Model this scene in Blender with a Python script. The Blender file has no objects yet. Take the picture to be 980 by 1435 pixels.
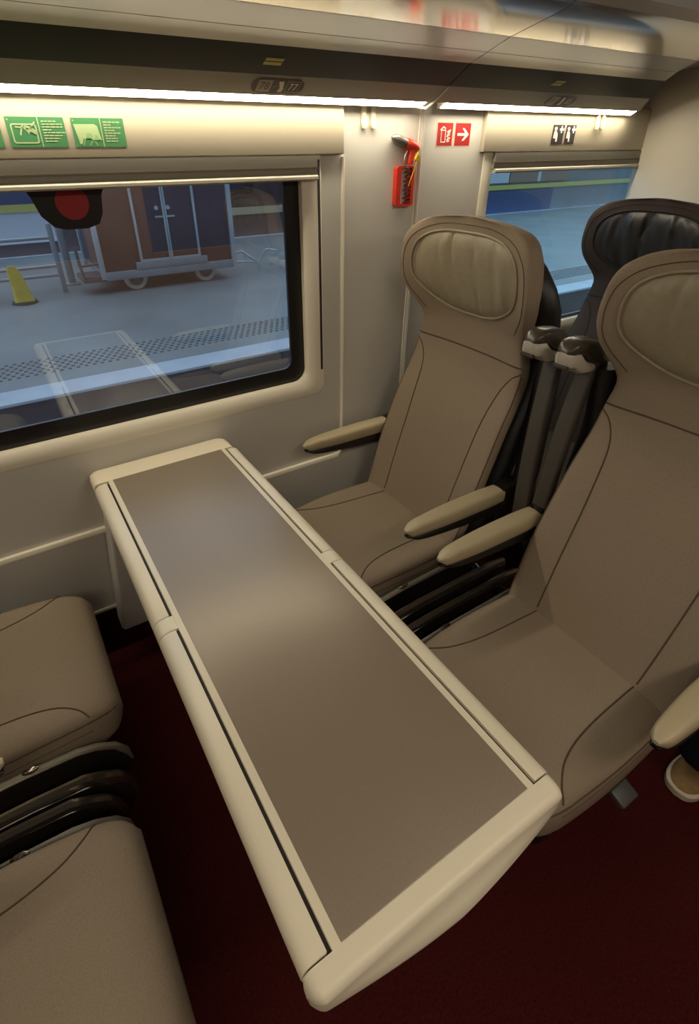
import bpy, bmesh, math, random
from mathutils import Vector, Matrix
random.seed(7)
PI = math.pi
scene = bpy.context.scene
COL = scene.collection

# ------------------------------------------------------------------ materials
def M(name, col, rough=0.5, metal=0.0, spec=0.5, noise=None, bump=None, emit=None, coat=0.0):
    """procedural principled material. noise=(scale, amount) colour mottling; bump=(scale, strength, distance)"""
    m = bpy.data.materials.new(name); m.use_nodes = True
    nt = m.node_tree; b = nt.nodes['Principled BSDF']
    b.inputs['Base Color'].default_value = (*col, 1)
    b.inputs['Roughness'].default_value = rough
    b.inputs['Metallic'].default_value = metal
    b.inputs['Specular IOR Level'].default_value = spec
    if coat: b.inputs['Coat Weight'].default_value = coat; b.inputs['Coat Roughness'].default_value = 0.1
    tc = nt.nodes.new('ShaderNodeTexCoord')
    if noise:
        n = nt.nodes.new('ShaderNodeTexNoise'); n.inputs['Scale'].default_value = noise[0]; n.inputs['Detail'].default_value = 6
        r = nt.nodes.new('ShaderNodeValToRGB'); a = noise[1]
        r.color_ramp.elements[0].position = 0.3; r.color_ramp.elements[1].position = 0.7
        r.color_ramp.elements[0].color = (*[c * (1 - a) for c in col], 1)
        r.color_ramp.elements[1].color = (*[min(1, c * (1 + a)) for c in col], 1)
        nt.links.new(tc.outputs['Object'], n.inputs['Vector']); nt.links.new(n.outputs['Fac'], r.inputs['Fac'])
        nt.links.new(r.outputs['Color'], b.inputs['Base Color'])
    if bump:
        n = nt.nodes.new('ShaderNodeTexNoise'); n.inputs['Scale'].default_value = bump[0]; n.inputs['Detail'].default_value = 3
        bp = nt.nodes.new('ShaderNodeBump'); bp.inputs['Strength'].default_value = bump[1]; bp.inputs['Distance'].default_value = bump[2]
        nt.links.new(tc.outputs['Object'], n.inputs['Vector']); nt.links.new(n.outputs['Fac'], bp.inputs['Height'])
        nt.links.new(bp.outputs['Normal'], b.inputs['Normal'])
    if emit:
        b.inputs['Emission Color'].default_value = (*emit[0], 1); b.inputs['Emission Strength'].default_value = emit[1]
    return m

def glass_mat(name, tint, ior=1.5, boost=1.0):
    m = bpy.data.materials.new(name); m.use_nodes = True; nt = m.node_tree
    nt.nodes.remove(nt.nodes['Principled BSDF']); out = nt.nodes['Material Output']
    t = nt.nodes.new('ShaderNodeBsdfTransparent'); t.inputs['Color'].default_value = (*tint, 1)
    g = nt.nodes.new('ShaderNodeBsdfGlossy'); g.inputs['Roughness'].default_value = 0.0
    f = nt.nodes.new('ShaderNodeFresnel'); f.inputs['IOR'].default_value = ior
    k = nt.nodes.new('ShaderNodeMath'); k.operation = 'MULTIPLY'; k.inputs[1].default_value = boost; k.use_clamp = True
    mx = nt.nodes.new('ShaderNodeMixShader')
    nt.links.new(f.outputs[0], k.inputs[0]); nt.links.new(k.outputs[0], mx.inputs[0])
    nt.links.new(t.outputs[0], mx.inputs[1]); nt.links.new(g.outputs[0], mx.inputs[2])
    nt.links.new(mx.outputs[0], out.inputs['Surface'])
    return m

MAT = dict(
    wall=M('wall_laminate', (0.60, 0.58, 0.53), 0.38, noise=(3, .02)),
    cream=M('cream_panel', (0.47, 0.42, 0.315), 0.42, noise=(4, .02)),
    farwall=M('opposite_wall_laminate', (0.34, 0.22, 0.15), 0.5, noise=(3, .03)),
    partition=M('partition_laminate', (0.62, 0.57, 0.47), 0.5, noise=(3, .02)),
    frame=M('window_frame_plastic', (0.80, 0.75, 0.62), 0.4),
    skirt=M('skirting_plastic', (0.66, 0.62, 0.52), 0.45),
    black=M('black_rubber', (0.008, 0.007, 0.007), 0.35),
    blind=M('blind_fabric', (0.25, 0.235, 0.195), 0.7, bump=(400, .2, .001)),
    blindbar=M('blind_bar_metal', (0.46, 0.43, 0.36), 0.45),
    carpet=M('red_carpet', (0.055, 0.0075, 0.0065), 0.95, spec=0.1, noise=(160, .35), bump=(500, .8, .004)),
    ceiling=M('ceiling_panel', (0.13, 0.125, 0.115), 0.6),
    rack_grey=M('rack_grey_paint', (0.30, 0.27, 0.22), 0.4),
    rack_soffit=M('rack_soffit_paint', (0.34, 0.31, 0.26), 0.35),
    rack_gloss=M('rack_gloss_metal', (0.62, 0.58, 0.53), 0.13, metal=0.65),
    rack_dark=M('rack_dark_glass', (0.012, 0.009, 0.008), 0.45, spec=0.08),
    light=M('light_diffuser', (0.9, 0.88, 0.8), 0.5, emit=((1.0, 0.88, 0.66), 32.0)),
    lamp=M('ceiling_lamp_diffuser', (0.9, 0.88, 0.8), 0.5, emit=((1.0, 0.87, 0.67), 14.5)),
    table_cream=M('table_cream_plastic', (0.72, 0.66, 0.52), 0.38, bump=(900, .06, .0006)),
    slab=M('table_slab_laminate', (0.25, 0.20, 0.15), 0.36, metal=0.15, spec=0.65, noise=(220, .045), bump=(700, .05, .0005)),
    gap=M('dark_gap', (0.03, 0.02, 0.018), 0.7),
    fabric=M('beige_seat_fabric', (0.275, 0.217, 0.157), 0.92, spec=0.2, noise=(350, .10), bump=(900, .35, .0012)),
    fabric_b=M('dark_seat_fabric', (0.055, 0.042, 0.036), 0.92, spec=0.2, noise=(350, .12), bump=(900, .35, .0012)),
    leather=M('beige_leather', (0.30, 0.255, 0.175), 0.48, noise=(60, .06), bump=(180, .12, .002)),
    leather_b=M('black_leather', (0.028, 0.026, 0.025), 0.4, noise=(60, .1), bump=(180, .12, .002)),
    seam=M('brown_seam', (0.085, 0.055, 0.034), 0.8),
    seam_b=M('black_seam', (0.012, 0.010, 0.010), 0.8),
    arm=M('armrest_vinyl', (0.40, 0.335, 0.215), 0.42, bump=(250, .1, .001)),
    shell=M('black_shell_plastic', (0.010, 0.009, 0.009), 0.45),
    gloss=M('black_gloss_frame', (0.014, 0.011, 0.009), 0.16, coat=0.4),
    rim=M('dark_metal_rim', (0.20, 0.17, 0.14), 0.22, metal=0.9),
    trim=M('satin_metal_trim', (0.42, 0.39, 0.33), 0.32, metal=0.7),
    column=M('grey_column_plastic', (0.060, 0.049, 0.038), 0.55),
    grip=M('dark_grip_plastic', (0.055, 0.044, 0.033), 0.28),
    gripw=M('light_grip_plastic', (0.50, 0.46, 0.40), 0.4),
    lever=M('grey_lever_plastic', (0.06, 0.062, 0.06), 0.45),
    red=M('red_plastic', (0.62, 0.035, 0.015), 0.35),
    redd=M('dark_red_plastic', (0.22, 0.012, 0.010), 0.5),
    metal=M('hammer_metal', (0.36, 0.34, 0.31), 0.35, metal=0.9),
    yellow=M('yellow_seal', (0.75, 0.50, 0.03), 0.5),
    green=M('green_sticker', (0.05, 0.20, 0.075), 0.5),
    greenl=M('pale_green_print', (0.34, 0.44, 0.23), 0.5),
    greenm=M('mid_green_print', (0.22, 0.40, 0.17), 0.5),
    rsign=M('red_sticker', (0.40, 0.022, 0.018), 0.45),
    white=M('white_print', (0.80, 0.74, 0.66), 0.5),
    pink=M('pale_border', (0.70, 0.52, 0.42), 0.5),
    bsign=M('black_sticker', (0.03, 0.024, 0.026), 0.5),
    brownsign=M('brown_plate', (0.05, 0.028, 0.020), 0.3),
    platedim=M('plate_grey_print', (0.42, 0.38, 0.32), 0.5),
    yprint=M('yellow_print', (0.42, 0.36, 0.06), 0.5),
    reddot=M('red_disc_print', (0.30, 0.010, 0.010), 0.5),
    hook=M('cream_hook_plastic', (0.72, 0.64, 0.46), 0.35),
    # outside
    platform=M('platform_asphalt', (0.22, 0.255, 0.26), 0.42, spec=0.6, noise=(1.1, .16), bump=(40, .1, .01)),
    edge=M('platform_white_edge', (0.50, 0.56, 0.61), 0.5, noise=(4, .08)),
    tactile=M('tactile_paving', (0.145, 0.16, 0.16), 0.6, noise=(8, .1)),
    face=M('platform_face', (0.11, 0.105, 0.11), 0.7, noise=(3, .15)),
    ballast=M('track_ballast', (0.035, 0.033, 0.035), 0.9, noise=(15, .5), bump=(30, 1, .05)),
    rail=M('rail_steel', (0.2, 0.17, 0.15), 0.4, metal=0.8),
    trolley=M('trolley_maroon_panel', (0.085, 0.040, 0.042), 0.4, noise=(3, .12)),
    alu=M('trolley_aluminium', (0.55, 0.62, 0.66), 0.35, metal=0.5),
    chassis=M('trolley_grey_paint', (0.26, 0.32, 0.36), 0.5, noise=(6, .12)),
    tyre=M('pale_tyre', (0.55, 0.53, 0.47), 0.7),
    hub=M('wheel_hub', (0.14, 0.12, 0.11), 0.5),
    coney=M('yellow_paint', (0.62, 0.48, 0.07), 0.5, noise=(10, .12)),
    rubberg=M('dark_rubber', (0.03, 0.03, 0.03), 0.7),
    galv=M('galvanised_steel', (0.42, 0.44, 0.45), 0.4, metal=0.5),
    coach=M('coach_dark_paint', (0.085, 0.055, 0.055), 0.35, noise=(2, .15)),
    coachblue=M('coach_blue_paint', (0.055, 0.075, 0.17), 0.3),
    backdrop=M('dark_backdrop', (0.035, 0.030, 0.040), 0.8, noise=(.6, .3)),
    coachgrey=M('coach_grey_paint', (0.14, 0.17, 0.20), 0.35, noise=(1, .12)),
    stripe=M('coach_yellow_stripe', (0.55, 0.50, 0.12), 0.4),
    stripew=M('coach_beige_stripe', (0.42, 0.38, 0.26), 0.4),
    coachw=M('coach_white_panel', (0.55, 0.60, 0.66), 0.4),
    coachbr=M('coach_brown_panel', (0.27, 0.18, 0.13), 0.5),
    coachglass=M('coach_window_glass', (0.02, 0.022, 0.03), 0.08),
    # person
    denim=M('dark_trouser_cloth', (0.008, 0.010, 0.018), 0.9, spec=0.2, bump=(600, .3, .001)),
    suede=M('tan_suede', (0.26, 0.165, 0.065), 0.85, noise=(80, .12)),
    sole=M('off_white_sole', (0.60, 0.54, 0.42), 0.6),
    jacket=M('navy_jacket_cloth', (0.02, 0.024, 0.04), 0.85, bump=(300, .3, .001)),
    skin=M('skin', (0.50, 0.30, 0.21), 0.5, noise=(30, .05)),
    hair=M('dark_hair', (0.03, 0.018, 0.01), 0.6, bump=(120, .5, .003)),
)
GLASS1 = glass_mat('window_glass_clear', (0.92, 0.97, 1.0), 1.5, 8.5)
GLASS2 = glass_mat('window_glass_reflection_tint', (0.70, 0.94, 1.0), 1.5, 1.3)  # blue reflection at the slanted view is put into this tint

# ------------------------------------------------------------------ mesh helpers
def nb(): return bmesh.new()

def obj(name, bm, mat, parent=None, smooth=True, angle=40, loc=None):
    me = bpy.data.meshes.new(name)
    bmesh.ops.recalc_face_normals(bm, faces=bm.faces)
    bm.to_mesh(me); bm.free()
    if mat is not None:
        for mm in (mat if isinstance(mat, (list, tuple)) else [mat]): me.materials.append(mm)
    if smooth:
        me.polygons.foreach_set('use_smooth', [True] * len(me.polygons))
        me.set_sharp_from_angle(angle=math.radians(angle))
    o = bpy.data.objects.new(name, me); COL.objects.link(o)
    if parent is not None: o.parent = parent
    if loc: o.location = loc
    return o

def tag(o, label=None, cat=None, group=None, kind=None):
    if label: o['label'] = label
    if cat: o['category'] = cat
    if group: o['group'] = group
    if kind: o['kind'] = kind
    return o

def empty(name, loc, rz=0, label=None, cat=None, group=None, kind=None):
    o = bpy.data.objects.new(name, None); COL.objects.link(o)
    o.location = loc; o.rotation_euler = (0, 0, rz); o.empty_display_size = 0.1
    return tag(o, label, cat, group, kind)

def box(bm, x0, x1, y0, y1, z0, z1, bev=0.0, seg=2):
    vs = [bm.verts.new((x, y, z)) for x in (x0, x1) for y in (y0, y1) for z in (z0, z1)]
    F = [(0, 1, 3, 2), (4, 6, 7, 5), (0, 4, 5, 1), (2, 3, 7, 6), (0, 2, 6, 4), (1, 5, 7, 3)]
    fs = [bm.faces.new([vs[i] for i in f]) for f in F]
    if bev > 0:
        es = list({e for f in fs for e in f.edges})
        bmesh.ops.bevel(bm, geom=es, offset=bev, segments=seg, affect='EDGES', profile=0.5)
    return bm

def prism(bm, pts, axis, a0, a1, bev=0.0):
    """extrude a 2D outline. axis 'x': pts=(y,z); 'y': pts=(x,z); 'z': pts=(x,y)"""
    def P(p, a):
        return (a, p[0], p[1]) if axis == 'x' else (p[0], a, p[1]) if axis == 'y' else (p[0], p[1], a)
    A = [bm.verts.new(P(p, a0)) for p in pts]; B = [bm.verts.new(P(p, a1)) for p in pts]
    n = len(pts); fs = [bm.faces.new(A), bm.faces.new(list(reversed(B)))]
    for i in range(n): fs.append(bm.faces.new((A[i], B[i], B[(i + 1) % n], A[(i + 1) % n])))
    if bev > 0:
        es = list(set(fs[0].edges) | set(fs[1].edges))
        bmesh.ops.bevel(bm, geom=es, offset=bev, segments=2, affect='EDGES', profile=0.5)
    return bm

def loft(bm, rings, closed=True, cap=True):
    R = [[bm.verts.new(p) for p in r] for r in rings]
    n = len(R[0])
    for i in range(len(R) - 1):
        for j in range(n if closed else n - 1):
            k = (j + 1) % n
            bm.faces.new((R[i][j], R[i][k], R[i + 1][k], R[i + 1][j]))
    if cap and closed:
        bm.faces.new(R[0]); bm.faces.new(R[-1])
    return bm

def tube(bm, pts, r, n=8, closed=False, flat=None):
    """tube along points; r float or list; flat=(axis Vector, factor) squashes along an axis"""
    P = [Vector(p) for p in pts]; m = len(P); rings = []
    up = Vector((0, 0, 1)); prev = None
    for i, p in enumerate(P):
        if closed: t = P[(i + 1) % m] - P[i - 1]
        else: t = P[min(i + 1, m - 1)] - P[max(i - 1, 0)]
        t.normalize()
        if prev is None:
            a = up if abs(t.dot(up)) < 0.9 else Vector((1, 0, 0))
            u = t.cross(a).normalized()
        else:
            u = (prev - t * prev.dot(t)).normalized()
        prev = u; v = t.cross(u)
        rr = r[i] if isinstance(r, (list, tuple)) else r
        rings.append([p + (u * math.cos(2 * PI * k / n) + v * math.sin(2 * PI * k / n)) * rr for k in range(n)])
    if closed: rings.append(rings[0])
    if closed:
        R = [[bm.verts.new(q) for q in rg] for rg in rings[:-1]]
        for i in range(m):
            A, B = R[i], R[(i + 1) % m]
            for k in range(n): bm.faces.new((A[k], A[(k + 1) % n], B[(k + 1) % n], B[k]))
    else:
        loft(bm, rings)
    return bm

def cyl(bm, p0, p1, r, n=20, r1=None):
    return tube(bm, [p0, p1], [r, r if r1 is None else r1], n)

def sgnpow(c, e): return math.copysign(abs(c) ** e, c)

def rrect(x0, x1, z0, z1, r, seg=6):
    """rounded rectangle outline, r one radius or 4 (bl, br, tr, tl)"""
    rs = r if isinstance(r, (list, tuple)) else [r] * 4
    out = []
    for (cx, cz, a0, rr) in ((x0, z0, PI, rs[0]), (x1, z0, 1.5 * PI, rs[1]), (x1, z1, 0, rs[2]), (x0, z1, .5 * PI, rs[3])):
        ox = cx + rr if cx == x0 else cx - rr; oz = cz + rr if cz == z0 else cz - rr
        for k in range(seg + 1):
            a = a0 + .5 * PI * k / seg
            out.append((ox + rr * math.cos(a), oz + rr * math.sin(a)))
    return out

def lerp(a, b, t): return a + (b - a) * t
def interp(tab, x):
    """smooth (Catmull-Rom-ish) table interpolation: tab sorted [(x, y)]"""
    if x <= tab[0][0]: return tab[0][1]
    if x >= tab[-1][0]: return tab[-1][1]
    for i in range(len(tab) - 1):
        if tab[i][0] <= x <= tab[i + 1][0]:
            x0, y0 = tab[i]; x1, y1 = tab[i + 1]; h = x1 - x0; t = (x - x0) / h
            def sl(j):
                if j <= 0: return (tab[1][1] - tab[0][1]) / (tab[1][0] - tab[0][0])
                if j >= len(tab) - 1: return (tab[-1][1] - tab[-2][1]) / (tab[-1][0] - tab[-2][0])
                a = (tab[j][1] - tab[j-1][1]) / (tab[j][0] - tab[j-1][0]); b = (tab[j+1][1] - tab[j][1]) / (tab[j+1][0] - tab[j][0])
                return 0 if a * b <= 0 else 2 * a * b / (a + b)
            m0, m1 = sl(i), sl(i + 1)
            return ((2*t**3 - 3*t**2 + 1) * y0 + (t**3 - 2*t**2 + t) * h * m0 + (-2*t**3 + 3*t**2) * y1 + (t**3 - t**2) * h * m1)

def text_bm(s, size, fn, extrude=0.0):
    """built-in font text turned into a mesh; fn maps (x, y) in text plane to 3D"""
    cu = bpy.data.curves.new('t', 'FONT'); cu.body = s; cu.size = size; cu.align_x = 'CENTER'; cu.align_y = 'CENTER'
    o = bpy.data.objects.new('t', cu); COL.objects.link(o)
    dg = bpy.context.evaluated_depsgraph_get(); me = bpy.data.meshes.new_from_object(o.evaluated_get(dg))
    bpy.data.objects.remove(o); bpy.data.curves.remove(cu)
    bm = nb(); bm.from_mesh(me); bpy.data.meshes.remove(me)
    for v in bm.verts: v.co = Vector(fn(v.co.x, v.co.y))
    return bm

# ------------------------------------------------------------------ camera
CAMZ = 1.54
cd = bpy.data.cameras.new('camera'); cam = bpy.data.objects.new('camera', cd); COL.objects.link(cam)
Rm = Matrix(((0.846730938708166, 0.28738282406264043, -0.44772517225209646),
             (-0.5319948218289621, 0.44895320738798994, -0.717929332959176),
             (-0.005312907072296675, 0.846080451263246, 0.533028745011583)))
cam.matrix_world = Matrix.Translation((0, 0, CAMZ)) @ Rm.to_4x4()
cd.sensor_fit = 'VERTICAL'; cd.sensor_height = 24.0
cd.lens = 24.0 * 726.0 / 1435.0
cd.shift_x = -(467.0 - 490.0) / 1435.0
cd.shift_y = (663.0 - 717.5) / 1435.0
cd.clip_start = 0.02; cd.clip_end = 200
scene.camera = cam

WY = 1.48                                   # window wall, inner face
def W(x, z, y):                             # a point measured on the wall plane, carried along its sight line to depth y
    k = y / WY; return (x * k, CAMZ + (z - CAMZ) * k)

# ------------------------------------------------------------------ room shell
XL, XR = -3.2, 2.43
YF = -1.35
ZC = 2.12
bm = nb(); box(bm, XL, XR + 1.5, YF, 1.50, -0.06, 0.0); tag(obj('floor', bm, MAT['carpet'], smooth=False), kind='structure')
bm = nb(); box(bm, XL, XR + 1.5, YF, 1.56, ZC, ZC + .05); tag(obj('ceiling', bm, MAT['ceiling'], smooth=False), kind='structure')

def wall_with_holes(bm, x0, x1, z0, z1, holes, y0, y1):
    xs = sorted({x0, x1, *[h[0] for h in holes], *[h[1] for h in holes]})
    zs = sorted({z0, z1, *[h[2] for h in holes], *[h[3] for h in holes]})
    inside = lambda cx, cz: any(h[0] < cx < h[1] and h[2] < cz < h[3] for h in holes)
    V = {}
    def v(i, k, y):
        key = (i, k, y)
        if key not in V: V[key] = bm.verts.new((xs[i], y, zs[k]))
        return V[key]
    nx, nz = len(xs) - 1, len(zs) - 1
    solid = lambda i, k: 0 <= i < nx and 0 <= k < nz and not inside((xs[i] + xs[i+1]) / 2, (zs[k] + zs[k+1]) / 2)
    for i in range(nx):
        for k in range(nz):
            if not solid(i, k): continue
            bm.faces.new((v(i, k, y0), v(i+1, k, y0), v(i+1, k+1, y0), v(i, k+1, y0)))
            bm.faces.new((v(i, k, y1), v(i, k+1, y1), v(i+1, k+1, y1), v(i+1, k, y1)))
            if not solid(i-1, k): bm.faces.new((v(i, k, y0), v(i, k+1, y0), v(i, k+1, y1), v(i, k, y1)))
            if not solid(i+1, k): bm.faces.new((v(i+1, k, y0), v(i+1, k, y1), v(i+1, k+1, y1), v(i+1, k+1, y0)))
            if not solid(i, k-1): bm.faces.new((v(i, k, y0), v(i, k, y1), v(i+1, k, y1), v(i+1, k, y0)))
            if not solid(i, k+1): bm.faces.new((v(i, k+1, y0), v(i+1, k+1, y0), v(i+1, k+1, y1), v(i, k+1, y1)))

H1 = (-0.255, 0.828, 0.849, 1.515)          # first window hole
H2 = (1.575, 2.90, 0.849, 1.515)            # second window hole
H0 = (-2.2, -1.05, 0.849, 1.515)
bm = nb(); wall_with_holes(bm, XL, XR + .6, 0.2, ZC, [H1, H2, H0], WY, WY + .07)
tag(obj('wall_back', bm, MAT['wall'], smooth=False), kind='structure')
bm = nb(); box(bm, XL, XR, 1.50, 1.55, -0.06, 0.2); tag(obj('trim_1', bm, MAT['carpet'], smooth=False), kind='structure')   # carpeted foot of the wall
bm = nb(); box(bm, XL, XR, WY - .008, WY + .02, 0.2, 0.214, .003); tag(obj('baseboard_back', bm, MAT['skirt']), kind='structure')
bm = nb(); wall_with_holes(bm, XL, XR + .6, 0, ZC, [(-2.2, -1.0, .85, 1.5), (-.55, .65, .85, 1.5), (1.1, 2.2, .85, 1.5)], YF - .06, YF)
tag(obj('wall_front', bm, MAT['farwall'], smooth=False), kind='structure')
bm = nb(); box(bm, XL - .05, XL, YF, 1.56, -.06, ZC); tag(obj('wall_left', bm, MAT['wall'], smooth=False), kind='structure')
bm = nb(); box(bm, XR, XR + .05, 0.42, 1.479, 0, ZC); tag(obj('wall_right', bm, MAT['partition'], smooth=False), kind='structure')
bm = nb(); box(bm, XR + 1.5, XR + 1.55, YF, 1.56, -.06, ZC); tag(obj('wall_far_right', bm, MAT['wall'], smooth=False), kind='structure')
bm = nb(); box(bm, XR + .05, XR + 1.5, 0.42, .46, 0, ZC); tag(obj('wall_vestibule', bm, MAT['wall'], smooth=False), kind='structure')

def bead(name, pts, r=0.005, mat='frame'):
    bm = nb(); tube(bm, pts, r, 8); return tag(obj(name, bm, MAT[mat]), kind='structure')
# dado ledge below the window panel + its upright edge, joined by a chamfered corner
bm = nb()
for (xa, xb) in ((XL, 0.940),):
    prism(bm, [(WY + .005, .5345), (WY - .012, .5345), (WY - .014, .530), (WY - .014, .520), (WY + .005, .514)], 'x', xa, xb)
tag(obj('trim_2', bm, MAT['frame']), kind='structure')
bead('trim_3', [(.94, WY - .004, .526), (.955, WY - .003, .536), (.960, WY - .002, .556), (.960, WY - .002, 1.0), (.962, WY - .002, 1.515)], .0065)
bead('trim_4', [(1.243, WY, .2), (1.246, WY, 1.0), (1.256, WY, 1.635)], .008, 'wall')
bead('trim_5', [(1.232, WY, .2), (1.235, WY, 1.0), (1.245, WY, 1.635)], .003, 'frame')
# cream panels above the windows
def above_panel(name, x0, x1):
    bm = nb(); box(bm, x0, x1, WY - .018, WY + .01, 1.522, 1.66, .003)
    tag(obj(name, bm, MAT['cream']), kind='structure')
above_panel('trim_6', -1.1, 0.956); above_panel('trim_7', 1.513, XR)

# ------------------------------------------------------------------ windows
def ring(bm, loops):
    R = [[bm.verts.new(p) for p in L] for L in loops]
    n = len(R[0])
    for i in range(len(R) - 1):
        for j in range(n):
            bm.faces.new((R[i][j], R[i][(j+1) % n], R[i+1][(j+1) % n], R[i+1][j]))

def L3(outl, y): return [(x, y, z) for x, z in outl]

def window(name, x0, x1, xo0, xo1, zb, glass, sealw=.047, deep=.022):
    root = empty(name, ((x0 + x1) / 2, WY, .8)); root['kind'] = 'structure'
    ox, oy, oz = root.location
    def sh(bm):
        for v in bm.verts: v.co -= Vector((ox, oy, oz))
        return bm
    zt = 1.512
    bm = nb()
    outer = rrect(xo0, xo1, .803, 1.53, [.035, .035, .004, .004]); inner = rrect(x0, x1, zb, zt, [.045, .045, .004, .004])
    inner2 = rrect(x0 - .004, x1 + .004, zb - .003, zt, [.045, .045, .004, .004])
    ring(bm, [L3(outer, WY + .002), L3(outer, WY - .006), L3(rrect(xo0 + .006, xo1 - .006, .809, 1.53, [.03, .03, .004, .004]), WY - .009),
              L3(rrect(x0 - .006, x1 + .006, zb - .006, zt + .004, [.05, .05, .004, .004]), WY - .006), L3(inner, WY - .001), L3(inner2, WY + deep + .03)])
    obj('frame', sh(bm), MAT['frame'], root)
    bm = nb()
    so = rrect(x0 - .01, x1 + .01, zb - .01, zt + .01, [.05, .05, .004, .004]); si = rrect(x0 + sealw, x1 - sealw, zb + sealw * 1.08, zt - .02, .03)
    ring(bm, [L3(so, WY + deep), L3(si, WY + deep + .001), L3(si, WY + deep + .012)])
    obj('seal', sh(bm), MAT['black'], root)
    bm = nb()
    vs = [bm.verts.new((x, WY + deep + .006, z)) for x, z in ((x0, zb), (x1, zb), (x1, zt), (x0, zt))]; bm.faces.new(vs)
    obj('glass', sh(bm), glass, root, smooth=False)
    return root
window('window_1', -.250, .822, -.315, .884, .853, GLASS1)
window('window_2', 1.582, 2.90, 1.535, 2.95, .853, GLASS2, sealw=.012)
window('window_3', -2.19, -1.06, -2.26, -.99, .853, GLASS1)

def blind(x0, x1, y, label):
    r = empty('window_blind', ((x0 + x1) / 2, y, 1.465), 0, label, 'blind', 'roller blinds above the windows')
    L = (x1 - x0) / 2
    bm = nb(); prism(bm, [(.0, .008), (-.004, .03), (-.006, .054), (.022, .054), (.022, .004)], 'x', -L, L); obj('fabric', bm, MAT['blind'], r)
    bm = nb(); prism(bm, [(.018, -.006), (-.004, -.006), (-.010, -.002), (-.010, .004), (-.004, .008), (.018, .008)], 'x', -L + .004, L); obj('bottom_bar', bm, MAT['blindbar'], r)
    bm = nb(); box(bm, -L, L, -.0075, .02, .024, .027); obj('bar_seam', bm, MAT['seam'], r)
blind(-.31, .866, WY - .014, 'grey brown roller blind rolled up above the large left window beside the table')
blind(1.575, 2.425, WY - .014, 'grey brown roller blind rolled up above the second window behind the seats')
# slot guide at the right of window 1
bm = nb(); box(bm, .8705, .8785, WY - .0105, WY + .01, .888, 1.51, .001)
tag(obj('trim_8', bm, MAT['gap']), kind='structure')

# ------------------------------------------------------------------ overhead racks
def tabl(t, y):
    if y <= t[0][0]: return t[0][1]
    for i in range(len(t) - 1):
        if t[i][0] <= y <= t[i+1][0]: return lerp(t[i][1], t[i+1][1], (y - t[i][0]) / (t[i+1][0] - t[i][0]))
    return t[-1][1]
def x_end(y): return tabl([(.60, 1.55), (.83, 1.69), (1.022, 1.862), (1.123, 1.96), (1.263, 2.13), (1.36, 2.225), (1.42, 2.276), (1.48, 2.30)], y)
def x_joint(y): return tabl([(.60, .98), (.838, 1.040), (1.03, 1.105), (1.15, 1.165), (1.25, 1.218), (1.314, 1.238), (1.48, 1.243)], y)

def strip(bm, prof, x0, xe):
    """extrude a y-z profile (closed outline) from x0 to xe(y)"""
    A = [bm.verts.new((x0(y) if callable(x0) else x0, y, z)) for y, z in prof]; B = [bm.verts.new((xe(y), y, z)) for y, z in prof]
    n = len(prof); bm.faces.new(A); bm.faces.new(list(reversed(B)))
    for i in range(n): bm.faces.new((A[i], B[i], B[(i+1) % n], A[(i+1) % n]))

def rack(x0f, xe, label, lamp_x1):
    x0 = x0f(1.2)
    r = empty('luggage_rack', (x0, 1.2, 1.7), 0, label, 'luggage rack', 'overhead racks along the window wall')
    def add(name, prof, mat, parent=r, x0_=None, xe_=None):
        bm = nb(); strip(bm, prof, x0f if x0_ is None else x0_, xe_ or xe)
        for v in bm.verts: v.co -= Vector((x0, 1.2, 1.7))
        return obj(name, bm, mat, parent, angle=25)
    lx = lamp_x1
    lx0 = x0f(1.42) + (.05 if not lamp_x1 else 0); lxe = (lambda y: lx if lx else x_end(y) - .02)
    add('light_strip', [(1.446, 1.6365), (1.4182, 1.6480), (1.4215, 1.6500), (1.446, 1.6400)], MAT['light'], x0_=lx0, xe_=lxe)
    add('light_housing', [(1.462, 1.637), (1.4465, 1.6365), (1.4465, 1.6402), (1.4218, 1.6503), (1.430, 1.660), (1.462, 1.660)], MAT['frame'], x0_=lx0, xe_=lxe)
    add('cove', [(1.417, 1.648), (1.361, 1.6825), (1.361, 1.70), (1.46, 1.70), (1.46, 1.65)], MAT['rack_grey'])
    add('dark_band', [(1.361, 1.6825), (1.265, 1.7235), (1.265, 1.745), (1.361, 1.735)], MAT['rack_dark'])
    add('soffit', [(1.265, 1.7235), (1.1585, 1.7315), (1.1585, 1.75), (1.265, 1.745)], MAT['rack_soffit'])
    add('soffit_inner', [(1.1555, 1.7318), (1.030, 1.7408), (1.030, 1.76), (1.1555, 1.75)], MAT['rack_soffit'])
    add('rail', [(1.0270, 1.7410), (.93, 1.748), (.845, 1.755), (.822, 1.762), (.806, 1.777), (.800, 1.80), (.808, 1.84), (.84, 1.90), (.90, 1.94), (.90, 1.93), (.86, 1.88), (.83, 1.80), (.85, 1.775), (1.027, 1.762)], MAT['rack_gloss'])
    add('body', [(.85, 1.778), (1.478, 1.778), (1.478, 1.83), (.85, 1.83)], MAT['rack_soffit'], xe_=(xe if lamp_x1 else (lambda y: 2.43)))
    return r
rk1 = rack(lambda y: -1.9, lambda y: x_joint(y) - .0015, 'left overhead luggage rack with light strip above the table window', 1.212)
rk2 = rack(lambda y: x_joint(y) + .0015, x_end, 'right overhead luggage rack ending at the partition above the second window', None)
# joint lip between the two racks
bm = nb()
jp = [(1.215, 1.455, 1.637), (1.222, 1.432, 1.6345), (1.235, 1.4175, 1.646), (1.241, 1.362, 1.681)]
tube(bm, jp, .003, 6); tag(obj('trim_9', bm, MAT['frame']), kind='structure')

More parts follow.
